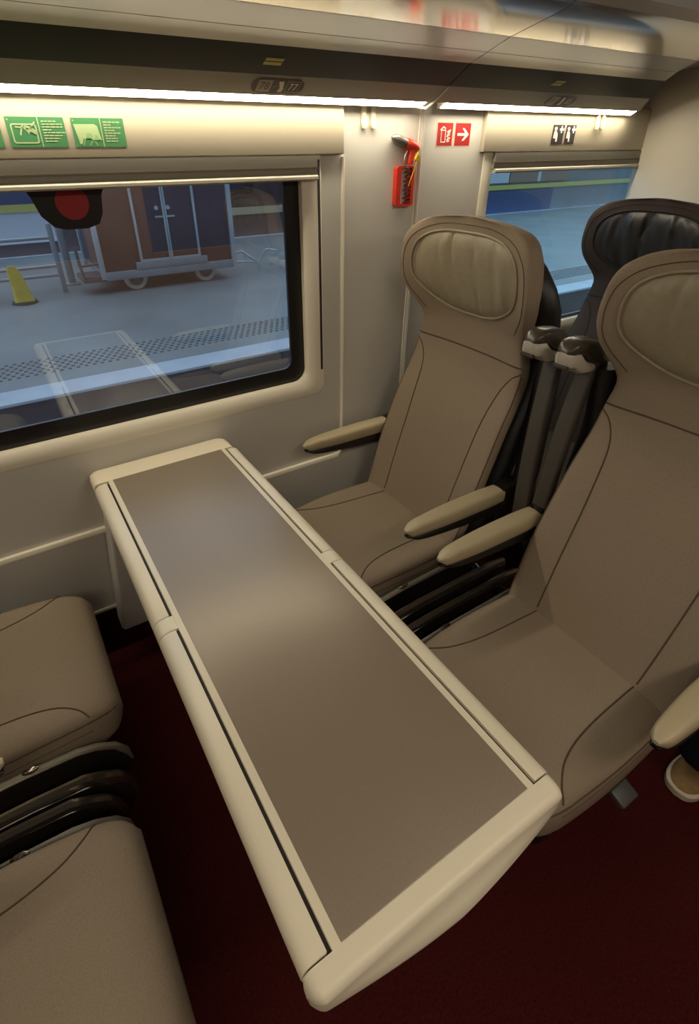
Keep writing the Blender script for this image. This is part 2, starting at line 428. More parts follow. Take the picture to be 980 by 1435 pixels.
# yellow printed marks on the dark band, seat number plaques on the cove
def band_pt(x, y, off=.0006):
    a, b = (1.361, 1.6825), (1.265, 1.7235)
    t = (y - a[0]) / (b[0] - a[0]); return (x, y - .4 * off, lerp(a[1], b[1], t) - off)
def cove_pt(x, t, off=.0008):                # t 0 at light, 1 at band
    y = lerp(1.417, 1.361, t); z = lerp(1.648, 1.6825, t); return (x, y - off * .45, z - off * .9)
def mark(x, w, label):
    bm = nb()
    for (ya, yb) in ((1.3135, 1.3035), (1.3265, 1.3165)):
        vs = [bm.verts.new(band_pt(*p)) for p in ((x, ya), (x + w, ya), (x + w, yb), (x, yb))]; bm.faces.new(vs)
    tag(obj('yellow_label', bm, MAT['yprint'], smooth=False), label, 'label', 'yellow marks on the dark rack band')
mark(.648, .045, 'pair of small yellow printed bars on dark band above the 78 and 77 plaque')
mark(1.625, .045, 'pair of small yellow printed bars on dark band of right rack')

def plaque(xc, w, a, b, label):
    x0, x1 = xc - w / 2, xc + w / 2
    root = empty('seat_number_plaque', (xc, 1.39, 1.668), 0, label, 'sign', 'seat number plaques under the racks')
    base = Vector((xc, 1.39, 1.668)); hh = 1.0
    def P(x, t, off=.001): return Vector(cove_pt(x, t, off)) - base
    bm = nb(); out = []
    r = .0135; H = .030                      # plate 30 mm along the slope (slope length 0.060)
    for (px, pz) in rrect(-w/2, w/2, -.0235, .0235, .0232, 8):
        out.append(bm.verts.new(P(xc + px, .5 + pz / .066, .0012)))
    bm.faces.new(out); obj('plate', bm, MAT['brownsign'], root, smooth=False)
    def quad(name, xa, xb, za, zb, mat, off):
        bm = nb(); vs = [bm.verts.new(P(xc + x, .5 + z / .066, off)) for x, z in ((xa, za), (xb, za), (xb, zb), (xa, zb))]; bm.faces.new(vs)
        obj(name, bm, mat, root, smooth=False)
    quad('number_field', -w*.40, -w*.135, -.0195, .0195, MAT['platedim'], .0018)
    quad('dividing_line', -w*.10, -w*.02, -.0005, .0010, MAT['platedim'], .0018)
    bm = nb()                                # frame of the right number
    for (xa, xb, za, zb) in ((w*.15, w*.41, .0160, .0178), (w*.15, w*.41, -.0178, -.0160), (w*.15, w*.158, -.0178, .0178), (w*.402, w*.41, -.0178, .0178)):
        vs = [bm.verts.new(P(xc + x, .5 + z / .066, .0018)) for x, z in ((xa, za), (xb, za), (xb, zb), (xa, zb))]; bm.faces.new(vs)
    obj('number_frame', bm, MAT['platedim'], root, smooth=False)
    bm = nb()                                # small seated figure
    pts = [(.035, .010), (.058, .011), (.064, .004), (.066, -.001), (.070, -.004), (.066, -.011), (.044, -.011), (.050, -.003), (.042, .003)]
    vs = [bm.verts.new(P(xc + (x - .052) * .55 + w*.045, .5 + z * 1.6 / .066, .0018)) for x, z in pts]; bm.faces.new(vs)
    obj('figure', bm, MAT['white'], root, smooth=False)
    bm = text_bm(a, .030, lambda x, y: P(xc - w*.268 + x * .9, .5 + y * 1.15 / .066, .0026)); obj('number', bm, MAT['brownsign'], root, smooth=False)
    bm = text_bm(b, .028, lambda x, y: P(xc + w*.28 + x * .9, .5 + y * 1.15 / .066, .0026)); obj('number', bm, MAT['white'], root, smooth=False)
plaque(.7165, .140, '78', '77', 'brown seat number plaque reading 78 and 77 under the left rack')
plaque(1.765, .140, '81', '83', 'dim brown seat number plaque under the right rack above the black pictogram stickers')

# ------------------------------------------------------------------ wall stickers
YP = WY - .0188                              # face of the cream panels
def flat(bm, pts, y):
    vs = [bm.verts.new((x, y, z)) for x, z in pts]; bm.faces.new(vs)
def stick(bm, a, b, w, y):                   # a thin bar between two x,z points
    (x0, z0), (x1, z1) = a, b; d = math.hypot(x1 - x0, z1 - z0) or 1e-6
    nx, nz = -(z1 - z0) / d * w / 2, (x1 - x0) / d * w / 2
    flat(bm, [(x0 + nx, z0 + nz), (x1 + nx, z1 + nz), (x1 - nx, z1 - nz), (x0 - nx, z0 - nz)], y)

def green_sign(x0, x1, kind, label):
    z0, z1 = 1.5425, 1.597
    r = empty('instruction_sticker', ((x0 + x1) / 2, YP, z0), 0, label, 'sign', 'green emergency instruction stickers above the window')
    off = Vector(r.location)
    def add(name, fn, mat):
        bm = nb(); fn(bm)
        for v in bm.verts: v.co -= off
        obj(name, bm, mat, r, smooth=False)
    w, h = x1 - x0, z1 - z0
    X = lambda u: x0 + w * u
    Z = lambda v: z0 + h * v
    add('backing', lambda bm: box(bm, x0, x1, YP - .0008, YP, z0, z1), MAT['green'])
    y = YP - .0014
    add('dividing_line', lambda bm: stick(bm, (X(.545), Z(0)), (X(.545), Z(1)), w * .018, y), MAT['greenl'])
    def lines(bm):
        rnd = random.Random(int(x0 * 1000))
        for k in range(8):
            zz = Z(.86 - k * .094); L = [.28, .36, .37, .15, .41, .33, .28, .22][k] if kind == 1 else [.33, .14, .33, .2, .31, .2, .24, .24][k]
            xx = .60
            while xx < .58 + L:
                ww = min(rnd.uniform(.04, .09), .60 + L - xx); stick(bm, (X(xx), zz), (X(xx + ww), zz), h * .045, y); xx += ww + .012
    add('printed_text', lines, MAT['greenl'])
    add('step_number', lambda bm: stick(bm, (X(.03), Z(.93)), (X(.045), Z(.88)), h * .03, y), MAT['greenl'])
    def picto(bm):
        if kind == 1:                        # window outline with a hand and hammer
            o = rrect(X(.06), X(.50), Z(.12), Z(.78), h * .09); i = rrect(X(.085), X(.475), Z(.17), Z(.73), h * .06)
            A = [bm.verts.new((a, y, b)) for a, b in o]; B = [bm.verts.new((a, y, b)) for a, b in i]; n = len(A)
            for k in range(n): bm.faces.new((A[k], A[(k+1) % n], B[(k+1) % n], B[k]))
            P = lambda u, v: (X(u), Z(v))
            for a, b, t in ((P(.14, .67), P(.23, .65), .05), (P(.23, .65), P(.28, .72), .05), (P(.24, .62), P(.20, .40), .055), (P(.28, .66), P(.36, .45), .06),
                            (P(.30, .70), P(.42, .62), .07), (P(.36, .62), P(.47, .44), .075), (P(.40, .66), P(.47, .52), .05), (P(.42, .70), P(.49, .84), .05), (P(.31, .58), P(.42, .50), .05)):
                stick(bm, a, b, h * t, y - .0004)
        else:                                # broken pane with figures
            P = lambda u, v: (X(u), Z(v))
            flat(bm, [P(.03, .78), P(.42, .79), P(.475, .72), P(.50, .40), P(.52, .22), P(.44, .30), P(.36, .22), P(.30, .30), P(.17, .28), P(.13, .10), P(.09, .10)], y)
    add('pictogram', picto, MAT['greenl'])
    if kind == 2:
        def fig(bm):
            P = lambda u, v: (X(u), Z(v))
            flat(bm, [P(.25, .50), P(.33, .46), P(.36, .36), P(.29, .28), P(.23, .33)], y - .0004)
            flat(bm, [P(.41, .42), P(.45, .40), P(.47, .26), P(.41, .22), P(.38, .30)], y - .0004)
            for a, b in ((P(.20, .28), P(.15, .05)), (P(.33, .22), P(.28, .05)), (P(.38, .2), P(.42, .05))): stick(bm, a, b, h * .04, y - .0004)
        add('figure', fig, MAT['greenm'])
def wp(x): return x * YP / WY
green_sign(wp(-.015), wp(.103), 2, 'green instruction sticker cut off by the left edge of the photo, leftmost of the three')
green_sign(wp(.1155), wp(.2295), 1, 'green instruction sticker with a window outline and hand pictogram, middle of the three')
green_sign(wp(.2445), wp(.357), 2, 'green instruction sticker with a broken pane pictogram, rightmost of the three')

def sign_base(name, x0, x1, z0, z1, y, mat, border, label, group):
    r = empty(name, ((x0 + x1) / 2, y, z0), 0, label, 'sign', group)
    off = Vector(r.location)
    def add(nm, fn, m):
        bm = nb(); fn(bm)
        for v in bm.verts: v.co -= off
        return obj(nm, bm, m, r, smooth=False)
    if border: add('border', lambda bm: box(bm, x0 - .004, x1 + .004, y - .0006, y, z0 - .004, z1 + .004), MAT['pink'])
    add('backing', lambda bm: box(bm, x0, x1, y - .0012, y - .0003, z0, z1), mat)
    w, h = x1 - x0, z1 - z0
    return add, (lambda u, v: (x0 + w * u, z0 + h * v)), y - .0018, h
g = 'red fire extinguisher stickers on the pillar'
add, P, y, h = sign_base('fire_extinguisher_sign', 1.318, 1.382, 1.541, 1.602, WY - .0002, MAT['rsign'], True, 'red sticker with white fire extinguisher pictogram on pillar beside the arrow', g)
def fx(bm):
    for a, b, t in ((P(.25, .14), P(.25, .70), .05), (P(.52, .14), P(.52, .70), .05), (P(.23, .16), P(.54, .16), .05), (P(.25, .68), P(.52, .68), .05),
                    (P(.18, .68), P(.38, .83), .07), (P(.38, .83), P(.52, .74), .06)):
        stick(bm, a, b, h * t, y)
    for a, b, t in ((P(.62, .60), P(.86, .70), .06), (P(.64, .46), P(.84, .64), .07), (P(.60, .40), P(.82, .50), .06), (P(.62, .24), P(.84, .36), .07), (P(.64, .18), P(.80, .22), .07), (P(.70, .30), P(.70, .62), .05)):
        stick(bm, a, b, h * t, y)
add('pictogram', fx, MAT['white'])
add, P, y, h = sign_base('arrow_sign', 1.394, 1.460, 1.541, 1.602, WY - .0002, MAT['rsign'], True, 'red sticker with a white arrow pointing right on pillar left of second window', g)
def fa(bm):
    stick(bm, P(.14, .50), P(.70, .50), h * .12, y)
    flat(bm, [P(.44, .78), P(.58, .78), P(.90, .50), P(.58, .22), P(.44, .22), P(.70, .50)], y - .0003)
add('arrow', fa, MAT['white'])
g = 'black priority seat stickers above the second window'
for k, (xa, xb, lab) in enumerate(((1.870, 1.932, 'left black pictogram sticker of a figure with cross above the second window'), (1.944, 1.999, 'right black pictogram sticker of a figure with cross above the second window'))):
    kx = YP / WY
    add, P, y, h = sign_base('priority_seat_sign', xa * kx, xb * kx, CAMZ + (1.544 - CAMZ) * kx, CAMZ + (1.603 - CAMZ) * kx, YP, MAT['bsign'], False, lab, g)
    def pf(bm):
        c = [(.24 + .13 * math.cos(a * PI / 6), .80 + .10 * math.sin(a * PI / 6)) for a in range(12)]
        flat(bm, [P(*q) for q in c], y)
        flat(bm, [P(.14, .68), P(.34, .68), P(.44, .54), P(.48, .40), P(.48, .12), P(.34, .12), P(.32, .30), P(.10, .30), P(.10, .44)], y)
        stick(bm, P(.76, .58), P(.76, .94), h * .12, y); stick(bm, P(.58, .76), P(.96, .76), h * .12, y - .0003)
    add('pictogram', pf, MAT['white'])

# ------------------------------------------------------------------ coat hooks
def hook(x, z0, z1, yb, label):
    r = empty('coat_hook', (x, yb + .002, z0), 0, label, 'hook', 'cream double coat hooks under the racks')
    for dx in (-.0165, .0165):
        bm = nb()
        rings = []
        H = z1 - z0
        for k in range(9):
            t = k / 8; zz = H * (1 - t); ww = .0085 if t < .75 else .0095; dd = .006 + (.012 * ((t - .5) / .5) ** 2 if t > .5 else 0)
            if t == 1: ww, dd, zz = .006, .012, -.002
            rings.append([(dx + ww * math.cos(2*PI*j/12), -dd / 2 - .002 + (dd / 2 + .002) * math.sin(2*PI*j/12), zz) for j in range(12)])
        loft(bm, rings)
        obj('peg', bm, MAT['hook'], r)
hook(1.0485, 1.586, 1.637, WY, 'cream double coat hook above the red hammer near the first window')
hook(2.131 * YP / WY, 1.592, 1.638, YP, 'cream double coat hook right of the black stickers near partition')

# ------------------------------------------------------------------ emergency hammer and its holder
hr = empty('hammer_holder', (1.187, WY, 1.376), 0, 'red open frame holder with ribs fixed on pillar below the hammer', 'holder')
bm = nb()
o = rrect(-.035, .034, .0, .112, .010); i = rrect(-.017, .026, .007, .106, .005)
R4 = [L3(o, 0), L3(o, -.018), L3(i, -.018), L3(i, 0)]
ring(bm, R4); obj('frame', bm, MAT['red'], hr)
bm = nb(); box(bm, -.02, .03, -.006, -.001, .004, .108); obj('back_plate', bm, MAT['wall'], hr)
for k in range(8):
    z = .010 + k * .0118
    bm = nb(); prism(bm, [(.002 - .006 * (k % 2), z), (.012, z - .001), (.029, z - .001), (.029, z + .007), (.012, z + .007)], 'y', -.016, -.004); obj('rib', bm, MAT['redd'], hr)
hm = empty('emergency_hammer', (1.198, WY - .0160, 1.48), 0, 'red emergency hammer with grey metal head hanging on pillar above its holder', 'hammer')
bm = nb(); tube(bm, [(-.071, 0, .083), (-.066, 0, .082), (-.058, 0, .080), (-.050, 0, .0775), (-.018, 0, .068), (-.012, 0, .066)], [.003, .008, .0125, .0135, .0135, .0135], 14); obj('head', bm, MAT['metal'], hm)
bm = nb(); tube(bm, [(-.018, 0, .068), (-.008, 0, .0655), (.012, 0, .059), (.022, 0, .054), (.028, 0, .049), (.030, 0, .045)], [.014, .0165, .0165, .0155, .012, .005], 14)
tube(bm, [(.010, 0, .055), (.008, 0, .04), (.005, 0, .025), (.004, 0, .0145), (.004, 0, .0115)], [.014, .0115, .0110, .0110, .0100], 12); obj('handle', bm, MAT['red'], hm)
bm = nb(); tube(bm, [(-.008, 0, .05), (-.016, 0, .035), (-.018, 0, .015), (-.012, 0, .004), (-.002, 0, .002)], .003, 8); obj('belt_cutter', bm, MAT['metal'], hm)
sl = empty('security_seal', (1.216, WY - .034, 1.508), 0, 'small yellow security seal and cord tied to the red hammer', 'seal')
bm = nb(); cyl(bm, (0, -.004, 0), (0, .004, 0), .0085, 16); box(bm, -.004, .004, -.003, .003, -.012, .012, .001); obj('disc', bm, MAT['yellow'], sl)
bm = nb(); tube(bm, [(-.002, 0, -.006), (-.010, 0, -.03), (-.018, .004, -.055), (-.022, .008, -.075)], .0012, 6); tube(bm, [(0, 0, .006), (.004, .006, .02), (-.004, .012, .03)], .0012, 6); obj('cord', bm, MAT['yellow'], sl)

# red disc mark on the first window
mk = empty('window_marker', (.205, WY + .026, 1.40), 0, 'black rounded tab with red disc at top of the left window', 'sign')
def wpt(px): return px
bm = nb(); flat(bm, [(-.125, .085), (-.092, .068), (-.080, .045), (-.068, .005), (-.045, -.020), (-.02, -.0265), (.03, -.0265), (.058, -.018), (.070, .005), (.076, .045), (.088, .068), (.12, .085)], 0); obj('tab', bm, MAT['black'], mk, smooth=False)
bm = nb(); flat(bm, [(.006 + .037 * math.cos(a * PI / 16), .0305 + .037 * math.sin(a * PI / 16)) for a in range(32)], -.0012); obj('disc', bm, MAT['reddot'], mk, smooth=False)

# ------------------------------------------------------------------ table
TX = .2865
tb = empty('folding_table', (TX, .8, 0), 0, 'long cream edged table with grey brown top between the facing seats', 'table')
def tadd(name, bm, mat, parent=tb, **k):
    for v in bm.verts: v.co -= Vector((TX, .8, 0))
    return obj(name, bm, mat, parent, **k)
SX0, SX1, SY0, SY1 = .1235, .4505, .1865, 1.386
bm = nb(); box(bm, SX0, SX1, SY0, SY1, .712, .7405, .0012); tadd('tabletop', bm, MAT['slab'])
bm = nb(); box(bm, SX0 - .0125, SX1 + .0125, SY0 - .0015, SY1 + .0015, .700, .7392, .001); tadd('inner_rail', bm, MAT['table_cream'])
bm = nb(); box(bm, SX0 - .045, SX1 + .045, SY0 + .002, SY1 - .002, .695, .731); tadd('underframe', bm, MAT['gap'])
def flap_prof(sx):                           # outline in local (distance outward from rail, z)
    p = [(.0185, .7385), (.030, .7385), (.041, .7365), (.049, .731), (.0535, .722), (.0545, .711), (.052, .701), (.046, .694), (.034, .690), (.0185, .692)]
    return [((SX0 - d) if sx < 0 else (SX1 + d), z) for d, z in p]
for sx in (-1, 1):
    for (ya, yb) in ((SY0 + .002, .757), (.800, SY1 - .006)):
        bm = nb(); prism(bm, flap_prof(sx), 'y', ya, yb, .0012); tadd('flap', bm, MAT['table_cream'])
    bm = nb(); prism(bm, flap_prof(sx), 'y', .7595, .7975, .001); tadd('hinge_cap', bm, MAT['table_cream'])
    bm = nb(); box(bm, *((SX0 - .0185, SX0 - .0125) if sx < 0 else (SX1 + .0125, SX1 + .0185)), .7595, .7975, .70, .738); tadd('hinge_link', bm, MAT['table_cream'])
# far end cap against the wall
bm = nb()
def cap_out(d): return rrect(SX0 - .0545 + d, SX1 + .0445 - d, SY1 + .0 + (d * 0), WY - .005 - d, [.002, .002, .030, .022], 6)
loft(bm, [[(x, y, .690) for x, y in cap_out(.012)], [(x, y, .698) for x, y in cap_out(.002)], [(x, y, .715) for x, y in cap_out(0)], [(x, y, .730) for x, y in cap_out(.002)], [(x, y, .737) for x, y in cap_out(.007)], [(x, y, .7395) for x, y in cap_out(.016)]])
tadd('far_end_cap', bm, MAT['table_cream'])
# near end cap with its drooping arched apron
bm = nb(); rings = []
N = 72
for k in range(N + 1):
    t = -math.cos(PI * k / N) * .35 + .65 * (-1 + 2 * k / N)
    x = lerp(SX0 - .0535, SX1 + .0485, (t + 1) / 2)
    e = max(0, (abs(t) - .93) / .07); ez = .010 * e * e; ey = .012 * e * e
    q = max(0, 1 - abs(t) ** 1.6); yf = .1525 + ey
    yo = yf - .019 * q + .002 * abs(t)
    rings.append([(x, SY0 - .001, .7395 - ez), (x, yf + .012, .7395 - ez), (x, yf + .004, .7375 - ez), (x, yf, .732 - ez), (x, yf, .726 - ez * .5 + .003 * q),
                  (x, lerp(yf, yo, .55), .716), (x, yo, .702), (x, yo + .003, .690 - .012 * q), (x, yo + .014, .676 - .028 * q), (x, SY0 - .008, .676 - .025 * q), (x, SY0 - .001, .69)])
loft(bm, rings); tadd('near_end_cap', bm, MAT['table_cream'], angle=58)
# wall support leg, splayed towards the floor
bm = nb()
def leg_ring(z, x0, x1, y0, y1): return [(x, y, z) for x, y in rrect(x0, x1, y0, y1, [.012, .012, .002, .002], 4)]
loft(bm, [leg_ring(.150, .034, .54, 1.405, 1.478), leg_ring(.16, .030, .544, 1.40, 1.478), leg_ring(.40, .056, .518, 1.40, 1.478), leg_ring(.62, .083, .492, 1.395, 1.478), leg_ring(.695, .088, .487, 1.39, 1.478)])
tadd('leg', bm, MAT['wall'])

# ------------------------------------------------------------------ seats
ZT = 1.0
CTR = [(.36, -.01), (.45, .03), (.60, .078), (.80, .142), (1.0, .208), (1.06, .208), (1.15, .188), (1.25, .160), (1.33, .146), (1.385, .144)]
WB = [(.36, .222), (.45, .236), (.60, .242), (.80, .237), (1.0, .226)]
WH = [(.99, .226), (1.06, .213), (1.11, .226), (1.17, .251), (1.225, .260), (1.28, .254), (1.32, .238), (1.35, .200), (1.368, .140), (1.378, .04)]
PEX = 4.2
def bol(z): return interp([(.36, .045), (.6, .045), (.95, .030), (1.05, .030), (1.2, .074), (1.3, .056), (1.37, .015)], z)
def tf(z): return interp([(.36, .045), (.9, .042), (1.05, .040), (1.25, .050), (1.34, .038), (1.378, .012)], z)
def tbk(z): return interp([(.36, .03), (1.0, .03), (1.25, .046), (1.34, .040), (1.378, .012)], z)
def wid(z): return interp(WB, z) if z < ZT else interp(WH, z)
def nrm(z):
    a0, a1 = interp(CTR, z - .01), interp(CTR, z + .01)
    t = Vector((a1 - a0, 0, .02)).normalized()
    return Vector((-t.z, 0, t.x))            # forward (towards -a) and up
def backpt(u, z, lift=0.0):                  # front surface of back / head, u in -1..1
    c = Vector((interp(CTR, z), 0, z)); n = nrm(z); uu = min(1, abs(u))
    d = tf(z) * ((1 - uu ** PEX) ** (1 / PEX) - 1) + bol(z) * uu ** 2.6 + lift
    return c + n * d + Vector((0, wid(z) * u, 0))
def backring(z, N=44):
    c = Vector((interp(CTR, z), 0, z)); n = nrm(z); out = []
    for k in range(N):
        th = 2 * PI * k / N; cu = sgnpow(math.cos(th), 2 / PEX); su = sgnpow(math.sin(th), 2 / PEX)
        d = (tf(z) * (su - 1) if su >= 0 else -tf(z) + tbk(z) * su) + bol(z) * abs(cu) ** 2.6
        out.append(c + n * d + Vector((0, wid(z) * cu, 0)))
    return out
# cushion
CW = [(-.415, .190), (-.39, .215), (-.33, .231), (-.15, .240), (.06, .235)]
CTOP = [(-.416, .405), (-.405, .432), (-.385, .446), (-.34, .455), (-.15, .447), (.0, .437), (.06, .432)]
CBOT = [(-.416, .372), (-.405, .335), (-.385, .312), (-.34, .298), (-.15, .288), (.06, .285)]
def cbol(a): return interp([(-.416, .0), (-.36, .006), (-.2, .022), (.06, .034)], a)
def cushpt(u, a, lift=0.0):
    zt, zb = interp(CTOP, a), interp(CBOT, a); hh = (zt - zb) / 2; zc = (zt + zb) / 2; uu = min(1, abs(u)); p = 5
    return Vector((a, interp(CW, a) * u, zc + hh * (1 - uu ** p) ** (1 / p) + cbol(a) * uu ** 2.4 + lift))
def cushring(a, N=44):
    zt, zb = interp(CTOP, a), interp(CBOT, a); hh = (zt - zb) / 2; zc = (zt + zb) / 2; p = 5; out = []
    for k in range(N):
        th = 2 * PI * k / N; cu = sgnpow(math.cos(th), 2 / p); su = sgnpow(math.sin(th), 2 / p)
        out.append(Vector((a, interp(CW, a) * cu, zc + hh * su + (cbol(a) * abs(cu) ** 2.4 if su > -.2 else 0))))
    return out

def smooth_pts(pts, n=40):
    """Catmull-Rom resample of 2D control points"""
    P = [Vector(p) for p in pts]; P = [P[0] * 2 - P[1]] + P + [P[-1] * 2 - P[-2]]; out = []
    m = len(P) - 3
    for k in range(n + 1):
        s = k / n * m; i = min(int(s), m - 1); t = s - i; a, b, c, d = P[i:i+4]
        out.append(.5 * ((2 * b) + (c - a) * t + (2 * a - 5 * b + 4 * c - d) * t * t + (3 * b - a - 3 * c + d) * t ** 3))
    return out

def armrest(root, sy, mats):
    r = obj('armrest', *(lambda bm: (bm, mats['arm']))(arm_pad(sy)), root)
    bm = nb(); rings = []
    for k in range(13):
        t = k / 12; a = lerp(-.240, .115, t); w = interp([(0, .008), (.04, .016), (.2, .023), (.6, .026), (1, .025)], t)
        zt = .628; zb = interp([(0, .626), (.1, .612), (.5, .598), (1, .584)], t)
        rings.append([(a, sy + x, z) for x, z in rrect(-w, w, zb, zt + .004, min(.008, w * .6), 3)])
    loft(bm, rings); obj('underside', bm, mats['shell'], r)
    bm = nb(); prism(bm, [(.10, .600), (.11, .668), (.15, .676), (.22, .67), (.24, .60), (.21, .50), (.15, .47), (.12, .52)], 'y', sy - .022, sy + .022, .006); obj('bracket', bm, mats['gloss'], r)
    return r
def arm_pad(sy):
    bm = nb(); rings = []
    for k in range(21):
        t = k / 20; a = lerp(-.246, .118, t)
        w = interp([(0, .006), (.03, .016), (.12, .022), (.45, .0285), (.8, .029), (1, .026)], t)
        zt = interp([(0, .652), (.03, .660), (.15, .668), (.6, .671), (1, .668)], t); zb = interp([(0, .644), (.05, .630), (1, .618)], t)
        hh = (zt - zb) / 2; zc = (zt + zb) / 2; ring_ = []
        for j in range(20):
            th = 2 * PI * j / 20
            ring_.append((a, sy + w * sgnpow(math.cos(th), .55), zc + hh * sgnpow(math.sin(th), .6)))
        rings.append(ring_)
    loft(bm, rings); return bm

def make_seat(name, loc, rz, inner, mats, label, col_top, col_bot, group=None, wrinkle_seed=1, outer_lever=True):
    root = empty(name, loc, rz, label, 'seat', group)
    F, S, LE = mats['fabric'], mats['seam'], mats['leather']
    # ---- backrest
    bm = nb(); loft(bm, [backring(z) for z in [.36 + (ZT + .004 - .36) * k / 22 for k in range(23)]]); back = obj('backrest', bm, F, root, angle=70)
    bm = nb()
    for sg in (-1, 1):
        ctl = [(.985, .985), (.86, .962), (.745, .915), (.68, .85), (.64, .75), (.62, .60), (.615, .45)]
        bm = nb(); tube(bm, [backpt(sg * p.x, p.y, .0002) for p in smooth_pts(ctl)], .0020, 6); obj('seam', bm, S, back)
        bm = nb(); tube(bm, [backpt(sg * .985, .40 + .58 * k / 20, .0) for k in range(21)], .0022, 6); obj('edge_piping', bm, S, back)
    # ---- headrest
    zs = [ZT + (1.378 - ZT) * (1 - (1 - k / 30) ** 1.5) for k in range(31)]
    bm = nb(); loft(bm, [backring(z) for z in zs]); head = obj('headrest', bm, F, root, angle=70)
    bm = nb(); tube(bm, [backpt(-.985 + 1.97 * k / 40, ZT + .002, .0006) for k in range(41)], .0022, 6); obj('seam', bm, S, head)
    bm = nb(); rim = []
    for k in range(61):
        th = lerp(-.62, PI + .62, k / 60); c, q = math.cos(th), math.sin(th)
        rim.append(backpt(.93 * sgnpow(c, .55), 1.215 + (.142 * sgnpow(q, .55) if q > 0 else .20 * q), .0002))
    tube(bm, rim, .0012, 6); obj('rim_seam', bm, S, head)
    # ---- leather pad with folds
    rnd = random.Random(wrinkle_seed)
    cre = [(rnd.uniform(-.85, .85), rnd.uniform(.024, .05), rnd.uniform(-.013, .006), rnd.uniform(-.25, .25), rnd.uniform(.2, .9)) for _ in range(24)]
    def outline(th):
        c, s_ = math.cos(th), math.sin(th)
        u = .80 * sgnpow(c, .60); v = sgnpow(s_, .60)
        zz = 1.235 + (.102 * v if v > 0 else .125 * v)
        if v < 0: u *= 1 - .26 * (-v) ** 1.8
        return u, zz
    bm = nb(); NR, NT = 20, 220; grid = []
    for i in range(NR + 1):
        rr = (i / NR) ** .75; row = []
        for j in range(NT):
            u1, z1 = outline(2 * PI * j / NT); u = u1 * rr; z = 1.222 + (z1 - 1.222) * rr
            lift = .0155 * (1 - rr ** 5) - .002 * (rr ** 8)
            f = 0
            for (uc, sd, am, tl, ext) in cre:
                d = (u - uc - tl * (z - 1.235) * 3) / sd
                f += am * min(1, rr * 1.6) * math.exp(-d * d) * (.35 + ext * max(0, min(1, (z - 1.12) / .2)))
            row.append(bm.verts.new(backpt(u, z, lift + f * (1 - rr ** 6))))
        grid.append(row)
    for i in range(1, NR):
        for j in range(NT): bm.faces.new((grid[i][j], grid[i][(j+1) % NT], grid[i+1][(j+1) % NT], grid[i+1][j]))
    c0 = bm.verts.new(sum((v.co for v in grid[1]), Vector()) / NT)
    for j in range(NT): bm.faces.new((c0, grid[1][j], grid[1][(j+1) % NT]))
    for v in grid[0]: bm.verts.remove(v)
    pad = obj('headrest_pad', bm, LE, head, angle=80)
    bm = nb(); tube(bm, [backpt(outline(2*PI*j/NT)[0] * 1.015, 1.222 + (outline(2*PI*j/NT)[1] - 1.222) * 1.015, .0022) for j in range(NT)], .0034, 8, closed=True); obj('pad_piping', bm, LE if mats is not MB_ else S, head)
    # ---- dark shell behind
    bm = nb(); rings = []
    for k in range(19):
        z = lerp(.34, 1.27, k / 18)
        c = Vector((interp(CTR, z), 0, z)); n = nrm(z); w = wid(min(z, .98)) * 1.0 + .004
        e = 1 - max(0, (k / 18 - .8) / .2) ** 2.2 * .55; w *= e
        rg = []
        for j in range(28):
            th = 2 * PI * j / 28; cu = sgnpow(math.cos(th), .55); su = sgnpow(math.sin(th), .7)
            rg.append(c + n * (-.105 - .028 * (1 - e) + .048 * su) + Vector((0, w * cu, 0)))
        rings.append(rg)
    loft(bm, rings); obj('back_shell', bm, mats['shell'], root, angle=60)
    # ---- cushion
    aa = [-.416, -.414, -.410, -.403, -.393, -.38, -.36, -.33] + [-.30 + .36 * k / 14 for k in range(15)]
    bm = nb(); loft(bm, [cushring(a) for a in aa]); cu = obj('seat_cushion', bm, F, root, angle=70)
    bm = nb()
    for sg in (-1, 1):
        ctl = [(.60, .055), (.605, -.05), (.62, -.15), (.66, -.225), (.74, -.285), (.86, -.325), (.97, -.345)]
        bm = nb(); tube(bm, [cushpt(sg * p.x, p.y, .0002) for p in smooth_pts(ctl)], .0020, 6); obj('seam', bm, S, cu); bm = nb()
        pts = []                              # edge piping round the rim
        for k in range(24):
            a = lerp(.05, -.40, k / 23); q = cushpt(sg * .988, a); pts.append(q + Vector((0, sg * .0005, -.004)))
        tube(bm, pts, .0024, 6); obj('edge_piping', bm, S, cu); bm = nb()
        pts = [p + Vector((0, sg * .0015, -.028)) for p in pts[:21]]
        tube(bm, pts, .0013, 6); obj('stitch_line', bm, S, cu)
    # ---- base, trims and frames
    bm = nb(); box(bm, -.34, .10, -.205, .205, .19, .292, .02); obj('seat_pan', bm, mats['shell'], root)
    bm = nb(); box(bm, -.26, .08, -.16, .16, 0.0, .20, .015); obj('pedestal', bm, mats['shell'], root)
    yi = inner * .259
    def side(y0, y1, zt, a0, a1, zb):
        return [(a1, zb + .02), (a1, zt - .01), (a1 - .06, zt), (-.20, zt - .004), (-.30, zt - .012), (a0 + .06, zt - .025), (a0 + .025, zt - .050), (a0 + .006, zt - .085), (a0, zt - .125), (a0 + .012, zt - .16), (a0 + .05, zb + .02), (a0 + .12, zb)]
    ya, yb = sorted((yi - .006, yi + .006))
    o = side(0, 0, .398, -.398, .10, .16)
    bm = nb(); prism(bm, o, 'y', ya, yb, .002); sp = obj('side_panel', bm, mats['gloss'], root)
    bm = nb(); tube(bm, [(a, yi, z + .004) for a, z in reversed(o[1:9])], [.004] + [.0085] * 7, 8); obj('side_trim', bm, mats['trim'], sp)
    rr = [(-.21 + .017 * math.cos(t * PI / 8), yi + .0065 * math.sin(t * PI / 8), .396) for t in range(16)]
